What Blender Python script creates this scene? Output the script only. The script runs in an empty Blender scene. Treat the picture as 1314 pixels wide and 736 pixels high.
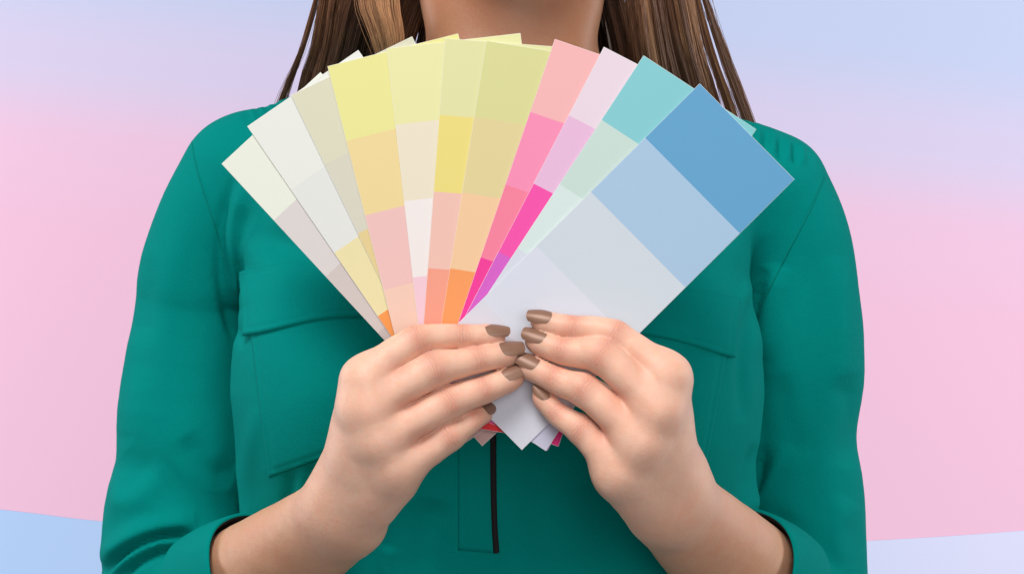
import bpy, math, random
import numpy as np
from mathutils import Vector
from mathutils.bvhtree import BVHTree

random.seed(7)
RNG = np.random.default_rng(11)
scene = bpy.context.scene
COL = scene.collection

# ------------------------------------------------------------------ camera
DIST = 2.0          # camera to the middle of the body, metres
PPM = 2000.0        # photo pixels per metre in the plane y = 0
cam_d = bpy.data.cameras.new('camera')
cam_d.sensor_width = 36.0
cam_d.lens = 36.0 * DIST / (1314 / PPM)
cam_d.clip_end = 50
cam = bpy.data.objects.new('camera', cam_d)
cam.location = (0, -DIST, 0)
cam.rotation_euler = (math.radians(90), 0, 0)
COL.objects.link(cam)
scene.camera = cam

# ------------------------------------------------------------------ light
w = bpy.data.worlds.new('World'); scene.world = w; w.use_nodes = True
w.node_tree.nodes['Background'].inputs[0].default_value = (0.93, 0.96, 1.0, 1)
w.node_tree.nodes['Background'].inputs[1].default_value = 0.20

def area(name, loc, target, sx, sy, power, color=(1, 1, 1)):
    l = bpy.data.lights.new(name, 'AREA'); l.shape = 'RECTANGLE'; l.size = sx; l.size_y = sy
    l.energy = power; l.color = color
    o = bpy.data.objects.new(name, l); COL.objects.link(o)
    o.location = loc
    o.rotation_euler = (Vector(target) - Vector(loc)).to_track_quat('-Z', 'Y').to_euler()
    return o
area('key_softbox', (-0.60, -1.75, 1.95), (0, -0.1, 0.0), 1.2, 1.2, 62, (1.0, 0.985, 0.96))
area('fill_softbox', (0.55, -2.7, 0.35), (0, 0, -0.05), 1.7, 1.5, 26, (1.0, 0.985, 0.97))
area('backdrop_light_west', (-1.7, 0.35, 0.1), (-0.15, 1.5, 0.0), 0.5, 1.6, 23)
area('backdrop_light_east', (1.7, 0.35, 0.1), (0.15, 1.5, 0.0), 0.5, 1.6, 23)

vs = scene.view_settings
vs.view_transform = 'Standard'; vs.look = 'None'; vs.exposure = 0; vs.gamma = 1
vs.use_curve_mapping = False

# ------------------------------------------------------------------ helpers
def P(px, py, y=0.0):
    """Point at depth y that stands where the photograph shows (px, py)."""
    s = (DIST + y) / DIST / PPM
    return np.array([(px - 657) * s, y, (368 - py) * s])

def lin(r, g, b):
    f = lambda c: ((c / 255 + 0.055) / 1.055) ** 2.4 if c > 10 else c / 255 / 12.92
    return (f(r), f(g), f(b), 1)

def mesh_np(name, V, F, mat, parent=None, smooth=True):
    V = np.asarray(V, np.float32); F = np.asarray(F, np.int32)
    me = bpy.data.meshes.new(name)
    me.vertices.add(len(V)); me.vertices.foreach_set('co', V.ravel())
    n, k = F.shape
    me.loops.add(n * k); me.loops.foreach_set('vertex_index', F.ravel())
    me.polygons.add(n); me.polygons.foreach_set('loop_start', np.arange(0, n * k, k, dtype=np.int32))
    me.polygons.foreach_set('use_smooth', np.full(n, smooth))
    me.update(calc_edges=True); me.validate()
    if mat: me.materials.append(mat)
    o = bpy.data.objects.new(name, me); COL.objects.link(o)
    if parent: set_parent(o, parent)
    return o

def set_parent(o, p):
    o.parent = p
    q = p; loc = Vector((0, 0, 0))
    while q: loc += q.location; q = q.parent
    o.location = o.location - loc     # parents carry only translations

def tag(o, label=None, cat=None, group=None, kind=None):
    if label: o['label'] = label
    if cat: o['category'] = cat
    if group: o['group'] = group
    if kind: o['kind'] = kind
    return o

def new_mat(name):
    m = bpy.data.materials.new(name); m.use_nodes = True
    nt = m.node_tree; b = nt.nodes['Principled BSDF']
    return m, nt, b

def node(nt, t, **kw):
    n = nt.nodes.new(t)
    for k, v in kw.items():
        if k.startswith('in_'):
            n.inputs[int(k[3:])].default_value = v
        else:
            setattr(n, k, v)
    return n

def math_n(nt, op, a, b=None, clamp=False):
    n = nt.nodes.new('ShaderNodeMath'); n.operation = op; n.use_clamp = clamp
    for i, v in enumerate((a, b)):
        if v is None: continue
        if isinstance(v, (int, float)): n.inputs[i].default_value = v
        else: nt.links.new(v, n.inputs[i])
    return n.outputs[0]

def mix_c(nt, fac, a, b, mode='MIX'):
    n = nt.nodes.new('ShaderNodeMix'); n.data_type = 'RGBA'; n.blend_type = mode
    if isinstance(fac, (int, float)): n.inputs[0].default_value = fac
    else: nt.links.new(fac, n.inputs[0])
    for i, v in ((6, a), (7, b)):
        if isinstance(v, tuple): n.inputs[i].default_value = v
        else: nt.links.new(v, n.inputs[i])
    return n.outputs[2]

# ------------------------------------------------------------------ implicit surfaces
class Grid:
    def __init__(s, lo, hi, h):
        s.lo = np.array(lo, float); s.h = h
        s.n = np.ceil((np.array(hi) - s.lo) / h).astype(int) + 1
        s.ax = [(s.lo[i] + h * np.arange(s.n[i])).astype(np.float32) for i in range(3)]
    def full(s, v=0.1):
        return np.full(tuple(s.n), v, np.float32)
    def sub(s, lo, hi):
        a = np.clip(np.floor((np.array(lo) - s.lo) / s.h).astype(int), 0, s.n)
        b = np.clip(np.ceil((np.array(hi) - s.lo) / s.h).astype(int) + 1, 0, s.n)
        sl = tuple(slice(a[i], b[i]) for i in range(3))
        return sl, s.ax[0][sl[0]][:, None, None], s.ax[1][sl[1]][None, :, None], s.ax[2][sl[2]][None, None, :]
    def xyz(s):
        return s.ax[0][:, None, None], s.ax[1][None, :, None], s.ax[2][None, None, :]

def chain(g, pts, rad, m=0.014, F=None):
    """Union of tapered capsules along a polyline."""
    if F is None: F = g.full()
    for a, b, ra, rb in zip(pts[:-1], pts[1:], rad[:-1], rad[1:]):
        a = np.asarray(a, float); b = np.asarray(b, float); R = max(ra, rb) + m
        sl, x, y, z = g.sub(np.minimum(a, b) - R, np.maximum(a, b) + R)
        if 0 in F[sl].shape: continue
        d = (b - a).astype(np.float32); L = float(d @ d) + 1e-12
        px, py, pz = x - a[0], y - a[1], z - a[2]
        t = np.clip((px * d[0] + py * d[1] + pz * d[2]) / L, 0, 1)
        dd = np.sqrt((px - t * d[0]) ** 2 + (py - t * d[1]) ** 2 + (pz - t * d[2]) ** 2) - (ra + (rb - ra) * t)
        np.minimum(F[sl], dd.astype(np.float32), out=F[sl])
    return F

def ball(g, c, r, sc=(1, 1, 1), m=0.014, F=None):
    if F is None: F = g.full()
    c = np.asarray(c, float); R = r * np.array(sc) + m
    sl, x, y, z = g.sub(c - R, c + R)
    if 0 in F[sl].shape: return F
    q = np.sqrt(((x - c[0]) / sc[0]) ** 2 + ((y - c[1]) / sc[1]) ** 2 + ((z - c[2]) / sc[2]) ** 2)
    d = (q - r) * min(sc)
    np.minimum(F[sl], d.astype(np.float32), out=F[sl])
    return F

def smin(a, b, k):
    h = np.maximum(k - np.abs(a - b), 0) / k
    return np.minimum(a, b) - h * h * k * 0.25

def smax(a, b, k): return -smin(-a, -b, k)

def spline(pts, n=7):
    """Catmull-Rom through rows of pts (any width)."""
    p = np.asarray(pts, float)
    q = np.vstack([2 * p[0] - p[1], p, 2 * p[-1] - p[-2]])
    out = []
    for i in range(len(p) - 1):
        a, b, c, d = q[i], q[i + 1], q[i + 2], q[i + 3]
        for t in np.arange(n) / n:
            out.append(0.5 * ((2 * b) + (-a + c) * t + (2 * a - 5 * b + 4 * c - d) * t ** 2 + (-a + 3 * b - 3 * c + d) * t ** 3))
    out.append(p[-1])
    return np.array(out)

def sample(F, g, V):
    q = (V - g.lo) / g.h
    i = np.clip(np.floor(q).astype(int), 0, g.n - 2); f = q - i
    o = 0
    for dx in (0, 1):
        for dy in (0, 1):
            for dz in (0, 1):
                wt = (f[:, 0] if dx else 1 - f[:, 0]) * (f[:, 1] if dy else 1 - f[:, 1]) * (f[:, 2] if dz else 1 - f[:, 2])
                o = o + wt * F[i[:, 0] + dx, i[:, 1] + dy, i[:, 2] + dz]
    return o

def surface_nets(F, g, refine=2):
    S = F < 0
    nx, ny, nz = F.shape
    cnt = np.zeros((nx - 1, ny - 1, nz - 1), np.int8)
    for a in (0, 1):
        for b in (0, 1):
            for c in (0, 1):
                cnt += S[a:nx - 1 + a, b:ny - 1 + b, c:nz - 1 + c]
    I, J, K = np.nonzero((cnt > 0) & (cnt < 8))
    acc = np.zeros((len(I), 3)); num = np.zeros(len(I))
    cor = [(a, b, c) for a in (0, 1) for b in (0, 1) for c in (0, 1)]
    for A in cor:
        for ax in range(3):
            if A[ax]: continue
            B = list(A); B[ax] = 1
            fa = F[I + A[0], J + A[1], K + A[2]].astype(float); fb = F[I + B[0], J + B[1], K + B[2]].astype(float)
            m = (fa < 0) != (fb < 0)
            t = np.where(m, fa / np.where(m, fa - fb, 1), 0)
            p = np.array(A, float)[None, :].repeat(len(I), 0); p[:, ax] += t
            acc += p * m[:, None]; num += m
    V = (acc / num[:, None] + np.stack([I, J, K], 1)) * g.h + g.lo
    idx = np.full(cnt.shape, -1, np.int32); idx[I, J, K] = np.arange(len(I))
    Q = []
    for ax in range(3):
        u, v = (ax + 1) % 3, (ax + 2) % 3
        s0 = [slice(None)] * 3; s1 = [slice(None)] * 3
        s0[ax] = slice(0, -1); s1[ax] = slice(1, None)
        d = S[tuple(s0)] != S[tuple(s1)]
        E = np.array(np.nonzero(d))
        ok = (E[u] > 0) & (E[v] > 0) & (E[u] < F.shape[u] - 1) & (E[v] < F.shape[v] - 1)
        E = E[:, ok]
        flip = S[tuple(E)]
        def cell(du, dv):
            c = E.copy(); c[u] -= du; c[v] -= dv
            return idx[tuple(c)]
        q = np.stack([cell(1, 1), cell(0, 1), cell(0, 0), cell(1, 0)], 1)
        q[~flip] = q[~flip][:, ::-1]
        Q.append(q)
    Q = np.concatenate(Q)
    for _ in range(refine):
        f0 = sample(F, g, V); e = g.h * 0.5
        G = np.stack([(sample(F, g, V + np.eye(3)[k] * e) - sample(F, g, V - np.eye(3)[k] * e)) / (2 * e) for k in range(3)], 1)
        n2 = np.maximum((G ** 2).sum(1), 0.15)
        st = np.clip(f0 / n2, -g.h, g.h)[:, None] * G
        V = V - st
    return V, Q

def smooth_mesh(V, Q, it=1, lam=0.5):
    for _ in range(it):
        A = np.zeros_like(V); c = np.zeros(len(V))
        for k in range(4):
            for o in (1, 3):
                np.add.at(A, Q[:, k], V[Q[:, (k + o) % 4]]); np.add.at(c, Q[:, k], 1)
        V = V + lam * (A / np.maximum(c, 1)[:, None] - V)
    return V

def relax(V, Q, wgt, it, lam=0.6):
    """Laplacian smoothing weighted per vertex."""
    act = (wgt[Q] > 0).any(1); q = Q[act]
    a = np.concatenate([q[:, k] for k in range(4) for o in (1, 3)]); b = np.concatenate([q[:, (k + o) % 4] for k in range(4) for o in (1, 3)])
    n = len(V); c = np.maximum(np.bincount(a, minlength=n), 1)
    V = V.copy(); L = (wgt * lam * (np.bincount(a, minlength=n) > 0))
    for _ in range(it):
        for k in range(3):
            m = np.bincount(a, weights=V[b, k], minlength=n) / c
            V[:, k] += L * (m - V[:, k])
    return V

def v_normals(V, Q):
    n = np.cross(V[Q[:, 2]] - V[Q[:, 0]], V[Q[:, 3]] - V[Q[:, 1]])
    N = np.zeros_like(V)
    for k in range(4): np.add.at(N, Q[:, k], n)
    return N / np.maximum(np.linalg.norm(N, axis=1), 1e-12)[:, None]

def value_noise(V, scale, seed):
    r = np.random.default_rng(seed); T = r.random((32, 32, 32))
    q = V * scale; i = np.floor(q).astype(int); f = q - i; f = f * f * (3 - 2 * f); o = 0
    for dx in (0, 1):
        for dy in (0, 1):
            for dz in (0, 1):
                wt = (f[:, 0] if dx else 1 - f[:, 0]) * (f[:, 1] if dy else 1 - f[:, 1]) * (f[:, 2] if dz else 1 - f[:, 2])
                o = o + wt * T[(i[:, 0] + dx) % 32, (i[:, 1] + dy) % 32, (i[:, 2] + dz) % 32]
    return o * 2 - 1

def tube(pts, rad, sides=8, cap=True):
    """Tube along a polyline; returns V, F (quads)."""
    p = np.asarray(pts, float); n = len(p)
    rad = np.broadcast_to(rad, (n,))
    t = np.gradient(p, axis=0); t /= np.linalg.norm(t, axis=1)[:, None] + 1e-12
    up = np.array([0, 1, 0.0]) if abs(t[0][1]) < 0.9 else np.array([1, 0, 0.0])
    V = []
    for i in range(n):
        a = np.cross(up, t[i]); a /= np.linalg.norm(a) + 1e-12; b = np.cross(t[i], a); up = b
        an = np.arange(sides) * 2 * math.pi / sides
        V.append(p[i] + rad[i] * (np.cos(an)[:, None] * a + np.sin(an)[:, None] * b))
    V = np.concatenate(V)
    F = [[i * sides + k, i * sides + (k + 1) % sides, (i + 1) * sides + (k + 1) % sides, (i + 1) * sides + k]
         for i in range(n - 1) for k in range(sides)]
    return V, np.array(F)

# ------------------------------------------------------------------ materials
def mat_skin():
    m, nt, b = new_mat('skin'); L = nt.links
    tc = node(nt, 'ShaderNodeTexCoord')
    red = node(nt, 'ShaderNodeAttribute', attribute_name='red')
    tan_shade = node(nt, 'ShaderNodeAttribute', attribute_name='tan')
    n1 = node(nt, 'ShaderNodeTexNoise'); n1.inputs['Scale'].default_value = 55; n1.inputs['Detail'].default_value = 5
    L.new(tc.outputs['Object'], n1.inputs['Vector'])
    n2 = node(nt, 'ShaderNodeTexNoise'); n2.inputs['Scale'].default_value = 420; n2.inputs['Detail'].default_value = 3
    L.new(tc.outputs['Object'], n2.inputs['Vector'])
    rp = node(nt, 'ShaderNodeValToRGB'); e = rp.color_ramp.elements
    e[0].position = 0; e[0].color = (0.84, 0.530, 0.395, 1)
    e[1].position = 1; e[1].color = (0.30, 0.118, 0.055, 1)  # dark end: shade under the chin painted into the neck colour
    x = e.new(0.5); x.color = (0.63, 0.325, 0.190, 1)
    L.new(tan_shade.outputs['Fac'], rp.inputs[0]); c = rp.outputs[0]
    mott = math_n(nt, 'MULTIPLY', math_n(nt, 'SUBTRACT', n1.outputs['Fac'], 0.42, True), 1.3, True)
    c = mix_c(nt, mott, c, (1.0, 0.84, 0.80, 1), 'MULTIPLY')
    n4 = node(nt, 'ShaderNodeTexNoise'); n4.inputs['Scale'].default_value = 210; n4.inputs['Detail'].default_value = 6; n4.inputs['Roughness'].default_value = 0.65
    L.new(tc.outputs['Object'], n4.inputs['Vector'])
    c = mix_c(nt, math_n(nt, 'MULTIPLY', math_n(nt, 'SUBTRACT', n4.outputs['Fac'], 0.40, True), 2.4, True), c, (0.98, 0.88, 0.85, 1), 'MULTIPLY')
    c = mix_c(nt, math_n(nt, 'MULTIPLY', red.outputs['Fac'], 0.72, True), c, (0.66, 0.26, 0.185, 1))
    b.inputs['Roughness'].default_value = 0.47
    b.inputs['Specular IOR Level'].default_value = 0.38
    b.inputs['Subsurface Weight'].default_value = 0.5
    b.inputs['Subsurface Radius'].default_value = (1.0, 0.36, 0.18)
    b.inputs['Subsurface Scale'].default_value = 0.0035
    # creases over the finger joints + fine skin grain
    ju = node(nt, 'ShaderNodeAttribute', attribute_name='joint_u')
    jm = node(nt, 'ShaderNodeAttribute', attribute_name='joint_m')
    n3 = node(nt, 'ShaderNodeTexNoise'); n3.inputs['Scale'].default_value = 260; n3.inputs['Detail'].default_value = 2
    L.new(tc.outputs['Object'], n3.inputs['Vector'])
    uu = math_n(nt, 'ADD', ju.outputs['Fac'], math_n(nt, 'MULTIPLY', math_n(nt, 'SUBTRACT', n3.outputs['Fac'], 0.5), 3.6))
    s = math_n(nt, 'SINE', math_n(nt, 'MULTIPLY', uu, 1.7))
    s = math_n(nt, 'POWER', math_n(nt, 'MULTIPLY_ADD' if False else 'ABSOLUTE', s), 0.5)
    wr = math_n(nt, 'MULTIPLY', math_n(nt, 'SUBTRACT', s, 1.0), jm.outputs['Fac'])
    c = mix_c(nt, math_n(nt, 'MULTIPLY', wr, -0.28, True), c, (0.50, 0.22, 0.15, 1))
    L.new(c, b.inputs['Base Color'])
    vo = node(nt, 'ShaderNodeTexVoronoi'); vo.inputs['Scale'].default_value = 1300
    L.new(tc.outputs['Object'], vo.inputs['Vector'])
    h = math_n(nt, 'ADD', math_n(nt, 'MULTIPLY', wr, 1.15), math_n(nt, 'MULTIPLY', n2.outputs['Fac'], 0.5))
    h = math_n(nt, 'ADD', h, math_n(nt, 'MULTIPLY', vo.outputs['Distance'], 0.22))
    bp = node(nt, 'ShaderNodeBump'); bp.inputs['Strength'].default_value = 0.42; bp.inputs['Distance'].default_value = 0.0007
    L.new(h, bp.inputs['Height']); L.new(bp.outputs[0], b.inputs['Normal'])
    return m

def mat_cloth(name, col, weave=1.0):
    m, nt, b = new_mat(name); L = nt.links
    tc = node(nt, 'ShaderNodeTexCoord')
    n1 = node(nt, 'ShaderNodeTexNoise'); n1.inputs['Scale'].default_value = 14; n1.inputs['Detail'].default_value = 4
    L.new(tc.outputs['Object'], n1.inputs['Vector'])
    c = mix_c(nt, math_n(nt, 'MULTIPLY', n1.outputs['Fac'], 0.25), col, (col[0] * 0.8, col[1] * 0.86, col[2] * 0.88, 1))
    n2 = node(nt, 'ShaderNodeTexNoise'); n2.inputs['Scale'].default_value = 1500; n2.inputs['Detail'].default_value = 2
    L.new(tc.outputs['Object'], n2.inputs['Vector'])
    c = mix_c(nt, math_n(nt, 'MULTIPLY', n2.outputs['Fac'], 0.30), c, (col[0] * 0.6, col[1] * 0.7, col[2] * 0.72, 1))
    L.new(c, b.inputs['Base Color'])
    b.inputs['Roughness'].default_value = 0.85
    b.inputs['Specular IOR Level'].default_value = 0.03
    b.inputs['Sheen Weight'].default_value = 0.0
    b.inputs['Sheen Roughness'].default_value = 0.4
    b.inputs['Sheen Tint'].default_value = (0.3, 0.9, 0.8, 1)
    n3 = node(nt, 'ShaderNodeTexNoise'); n3.inputs['Scale'].default_value = 30; n3.inputs['Detail'].default_value = 3
    L.new(tc.outputs['Object'], n3.inputs['Vector'])
    h = math_n(nt, 'ADD', math_n(nt, 'MULTIPLY', n2.outputs['Fac'], 0.55 * weave), math_n(nt, 'MULTIPLY', n3.outputs['Fac'], 1.6))
    bp = node(nt, 'ShaderNodeBump'); bp.inputs['Strength'].default_value = 0.6; bp.inputs['Distance'].default_value = 0.001
    L.new(h, bp.inputs['Height']); L.new(bp.outputs[0], b.inputs['Normal'])
    return m

def mat_plain(name, col, rough=0.6, spec=0.3, metallic=0.0):
    m, nt, b = new_mat(name)
    tc = node(nt, 'ShaderNodeTexCoord'); n = node(nt, 'ShaderNodeTexNoise')
    n.inputs['Scale'].default_value = 90; n.inputs['Detail'].default_value = 4
    nt.links.new(tc.outputs['Object'], n.inputs['Vector'])
    c = mix_c(nt, math_n(nt, 'MULTIPLY', n.outputs['Fac'], 0.12), col, (col[0] * 0.8, col[1] * 0.8, col[2] * 0.8, 1))
    nt.links.new(c, b.inputs['Base Color'])
    b.inputs['Roughness'].default_value = rough; b.inputs['Specular IOR Level'].default_value = spec
    b.inputs['Metallic'].default_value = metallic
    return m

def mat_card(name, col):
    m, nt, b = new_mat(name); L = nt.links
    tc = node(nt, 'ShaderNodeTexCoord'); n = node(nt, 'ShaderNodeTexNoise')
    n.inputs['Scale'].default_value = 18; n.inputs['Detail'].default_value = 5
    L.new(tc.outputs['Object'], n.inputs['Vector'])
    c = mix_c(nt, math_n(nt, 'MULTIPLY', n.outputs['Fac'], 0.10), col, tuple(min(1, v * 0.88) for v in col[:3]) + (1,))
    L.new(c, b.inputs['Base Color'])
    b.inputs['Roughness'].default_value = 0.55; b.inputs['Specular IOR Level'].default_value = 0.25
    n2 = node(nt, 'ShaderNodeTexNoise'); n2.inputs['Scale'].default_value = 900
    L.new(tc.outputs['Object'], n2.inputs['Vector'])
    bp = node(nt, 'ShaderNodeBump'); bp.inputs['Strength'].default_value = 0.08; bp.inputs['Distance'].default_value = 0.0003
    L.new(n2.outputs['Fac'], bp.inputs['Height']); L.new(bp.outputs[0], b.inputs['Normal'])
    return m

def mat_hair():
    m, nt, b = new_mat('hair'); L = nt.links
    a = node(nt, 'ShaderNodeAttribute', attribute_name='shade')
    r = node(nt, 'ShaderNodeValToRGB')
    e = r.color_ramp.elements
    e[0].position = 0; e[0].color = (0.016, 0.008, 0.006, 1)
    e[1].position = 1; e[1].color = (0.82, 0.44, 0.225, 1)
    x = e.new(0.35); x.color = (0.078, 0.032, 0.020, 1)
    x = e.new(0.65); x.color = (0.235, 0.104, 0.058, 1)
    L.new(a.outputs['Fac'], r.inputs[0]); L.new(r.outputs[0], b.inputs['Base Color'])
    b.inputs['Roughness'].default_value = 0.38; b.inputs['Specular IOR Level'].default_value = 0.5
    b.inputs['Specular Tint'].default_value = (1, 0.8, 0.65, 1)
    return m

def mat_nail():
    m, nt, b = new_mat('nail_polish'); L = nt.links
    tc = node(nt, 'ShaderNodeTexCoord'); n = node(nt, 'ShaderNodeTexNoise')
    n.inputs['Scale'].default_value = 160
    L.new(tc.outputs['Object'], n.inputs['Vector'])
    L.new(mix_c(nt, n.outputs['Fac'], (0.240, 0.120, 0.076, 1), (0.275, 0.144, 0.094, 1)), b.inputs['Base Color'])
    b.inputs['Metallic'].default_value = 0.15
    b.inputs['Roughness'].default_value = 0.40; b.inputs['Specular IOR Level'].default_value = 0.5
    return m

SKIN = mat_skin()
TEAL = (0.0004, 0.240, 0.214, 1)
CLOTH = mat_cloth('teal_crepe', TEAL)
THREAD = mat_cloth('teal_thread', (0.002, 0.20, 0.165, 1))
DARK = mat_plain('black_trim', (0.012, 0.008, 0.010, 1), 0.8)
HAIR = mat_hair()
NAIL = mat_nail()

# ------------------------------------------------------------------ backdrop
BD_Y = 1.5
def gradient_mat(name, axis, stops, tilt=0.0, span=(0, 1)):
    m, nt, b = new_mat(name); L = nt.links
    tc = node(nt, 'ShaderNodeTexCoord'); sp = node(nt, 'ShaderNodeSeparateXYZ')
    L.new(tc.outputs['Object'], sp.inputs[0])
    v = sp.outputs[axis]; o = sp.outputs[0 if axis == 2 else 2]
    v = math_n(nt, 'ADD', v, math_n(nt, 'MULTIPLY', o, tilt))
    v = math_n(nt, 'DIVIDE', math_n(nt, 'SUBTRACT', v, span[0]), span[1] - span[0], True)
    r = node(nt, 'ShaderNodeValToRGB'); r.color_ramp.interpolation = 'EASE'
    e = r.color_ramp.elements
    e[0].position, e[0].color = stops[0]; e[1].position, e[1].color = stops[-1]
    for p, c in stops[1:-1]:
        x = e.new(p); x.color = c
    L.new(v, r.inputs[0]); L.new(r.outputs[0], b.inputs['Base Color'])
    b.inputs['Roughness'].default_value = 0.9; b.inputs['Specular IOR Level'].default_value = 0.1
    return m
zt = P(0, 0, BD_Y)[2]; zb = P(0, 736, BD_Y)[2]
BK = 0.83
def bl(r, g, b):
    c = lin(r, g, b); return (c[0] * BK, c[1] * BK, c[2] * BK, 1)
bd_mat = gradient_mat('printed_paper_gradient', 2,
    [(0.0, bl(241, 194, 220)), (0.50, bl(241, 193, 219)), (0.66, bl(237, 196, 223)), (0.82, bl(215, 205, 234)), (1.0, bl(196, 206, 238))],
    tilt=0.10, span=(zb, zt))
def sheet(name, xs, top, bottom, y, mat, thick=0.002, parent=None):
    V = []; F = []
    for x, z in zip(xs, top):
        V += [(x, y, bottom), (x, y, z), (x, y + thick, z), (x, y + thick, bottom)]
    for i in range(len(xs) - 1):
        a = 4 * i; c = a + 4
        F += [(a, a + 1, c + 1, c), (a + 1, a + 2, c + 2, c + 1), (a + 2, a + 3, c + 3, c + 2)]
        F[-3:] = [f[::-1] for f in F[-3:]]
    return mesh_np(name, V, F, mat, parent, smooth=False)
bx = np.linspace(-2.2, 2.2, 45)
backdrop = sheet('backdrop', bx, np.full(45, 1.5), -1.5, BD_Y, bd_mat)
tag(backdrop, kind='structure')
band_mat = gradient_mat('printed_paper_band', 0, [(0.0, lin(166, 191, 228)), (0.2, lin(168, 192, 228)), (0.8, lin(196, 202, 229)), (1.0, lin(202, 203, 229))],
                        span=(P(0, 0, BD_Y)[0], P(1314, 0, BD_Y)[0]))
kx = [-900, -400, 0, 128, 400, 700, 950, 1120, 1314, 1800, 2300]
ky = [560, 610, 653, 668, 692, 703, 702, 693, 680, 640, 590]
kp = spline(np.array([kx, ky], float).T, 8)
kw = np.array([P(a, b, BD_Y - 0.0015) for a, b in kp])
band = sheet('backdrop_band', kw[:, 0], kw[:, 2], -1.5, BD_Y - 0.0015, band_mat, 0.0005)
tag(band, kind='structure')

# ------------------------------------------------------------------ person
person = bpy.data.objects.new('person', None); COL.objects.link(person)
person.location = (-0.01, 0.0, -0.34); person.empty_display_size = 0.1
tag(person, 'long-haired person in a teal blouse holding up a fan of colour cards with both hands', 'person')

# ---- hands: finger joints (px, py, depth, radius mm) read off the photograph
YF = -0.1942        # front face of the stack of cards
YB = -0.1815        # back face
def px3(rows):      # rows (px, py, y, r_mm) -> xyz, r
    a = np.array([P(r[0], r[1], r[2]) for r in rows]); return a, np.array([r[3] for r in rows]) / 1000
HANDS = {
 'west': dict(
  index=[(470, 488, -.2140, 11.0), (502, 457, -.2145, 9.6), (534, 437, -.2120, 8.3), (562, 432, -.2085, 7.6), (592, 431, -.2060, 7.1), (622, 431, -.2035, 6.6), (637, 431, -.2022, 5.2)],
  middle=[(470, 524, -.2155, 11.6), (514, 497, -.2170, 10.6), (557, 474, -.2145, 10.3), (587, 467, -.2105, 8.8), (613, 461, -.2075, 8.0), (642, 455, -.2045, 7.3), (655, 454, -.2030, 5.8)],
  ring=[(486, 562, -.2125, 11.4), (532, 539, -.2145, 10.3), (575, 517, -.2115, 9.6), (599, 507, -.2090, 8.9), (621, 500, -.2070, 8.2), (647, 489, -.2045, 7.2), (660, 484, -.2030, 5.6)],
  little=[(508, 600, -.2055, 11.4), (546, 579, -.2080, 9.8), (576, 559, -.2075, 8.9), (592, 548, -.2050, 7.9), (608, 537, -.2020, 7.0), (616, 532, -.1985, 6.2), (620, 530, -.1950, 5.0)],
  thumb=[(452, 600, -.172, 13), (492, 556, -.168, 11.5), (530, 520, -.1680, 10.5), (565, 498, -.1690, 9.8), (600, 478, -.1710, 9.2), (625, 466, -.1720, 7.0)],
  heel=[(508, 618, -.196), (484, 643, -.186), (450, 664, -.172)],
  wristA=(425, 647, -.168), wristB=(452, 676, -.160), elbow=(226, 812, .045), side=-1,
  roll=dict(index=48, middle=40, ring=38, little=20)),
 'east': dict(
  index=[(855, 484, -.2130, 11.2), (824, 455, -.2115, 9.6), (790, 431, -.2090, 8.6), (765, 423, -.2070, 7.9), (736, 420, -.2055, 7.3), (706, 415, -.2035, 6.7), (692, 412, -.2022, 5.2)],
  middle=[(842, 525, -.2155, 11.6), (810, 489, -.2175, 10.6), (773, 457, -.2150, 10.2), (748, 453, -.2105, 8.9), (722, 450, -.2075, 8.0), (698, 441, -.2045, 7.2), (686, 437, -.2030, 5.6)],
  ring=[(820, 568, -.2125, 11.4), (786, 531, -.2150, 10.2), (750, 501, -.2125, 9.3), (728, 493, -.2090, 8.5), (708, 485, -.2068, 7.9), (686, 474, -.2045, 7.1), (676, 469, -.2030, 5.6)],
  little=[(793, 606, -.2055, 11.2), (770, 577, -.2085, 9.6), (745, 551, -.2070, 8.2), (727, 539, -.2050, 7.5), (713, 529, -.2035, 6.8), (700, 515, -.2022, 6.1), (694, 508, -.2015, 4.9)],
  thumb=[(866, 600, -.172, 13), (826, 560, -.168, 11.5), (785, 524, -.1680, 10.5), (750, 500, -.1690, 9.8), (715, 482, -.1710, 9.2), (690, 470, -.1720, 7.0)],
  heel=[(799, 618, -.196), (821, 642, -.186), (849, 664, -.172)],
  wristA=(878, 634, -.168), wristB=(850, 664, -.160), elbow=(1028, 812, .045), side=1,
  roll=dict(index=40, middle=38, ring=36, little=34)),
}
BODY_V = []; BODY_Q = []; ATTR = {k: [] for k in ('red', 'tan', 'joint_u', 'joint_m')}
NAILS = []
HEM = {}
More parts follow.
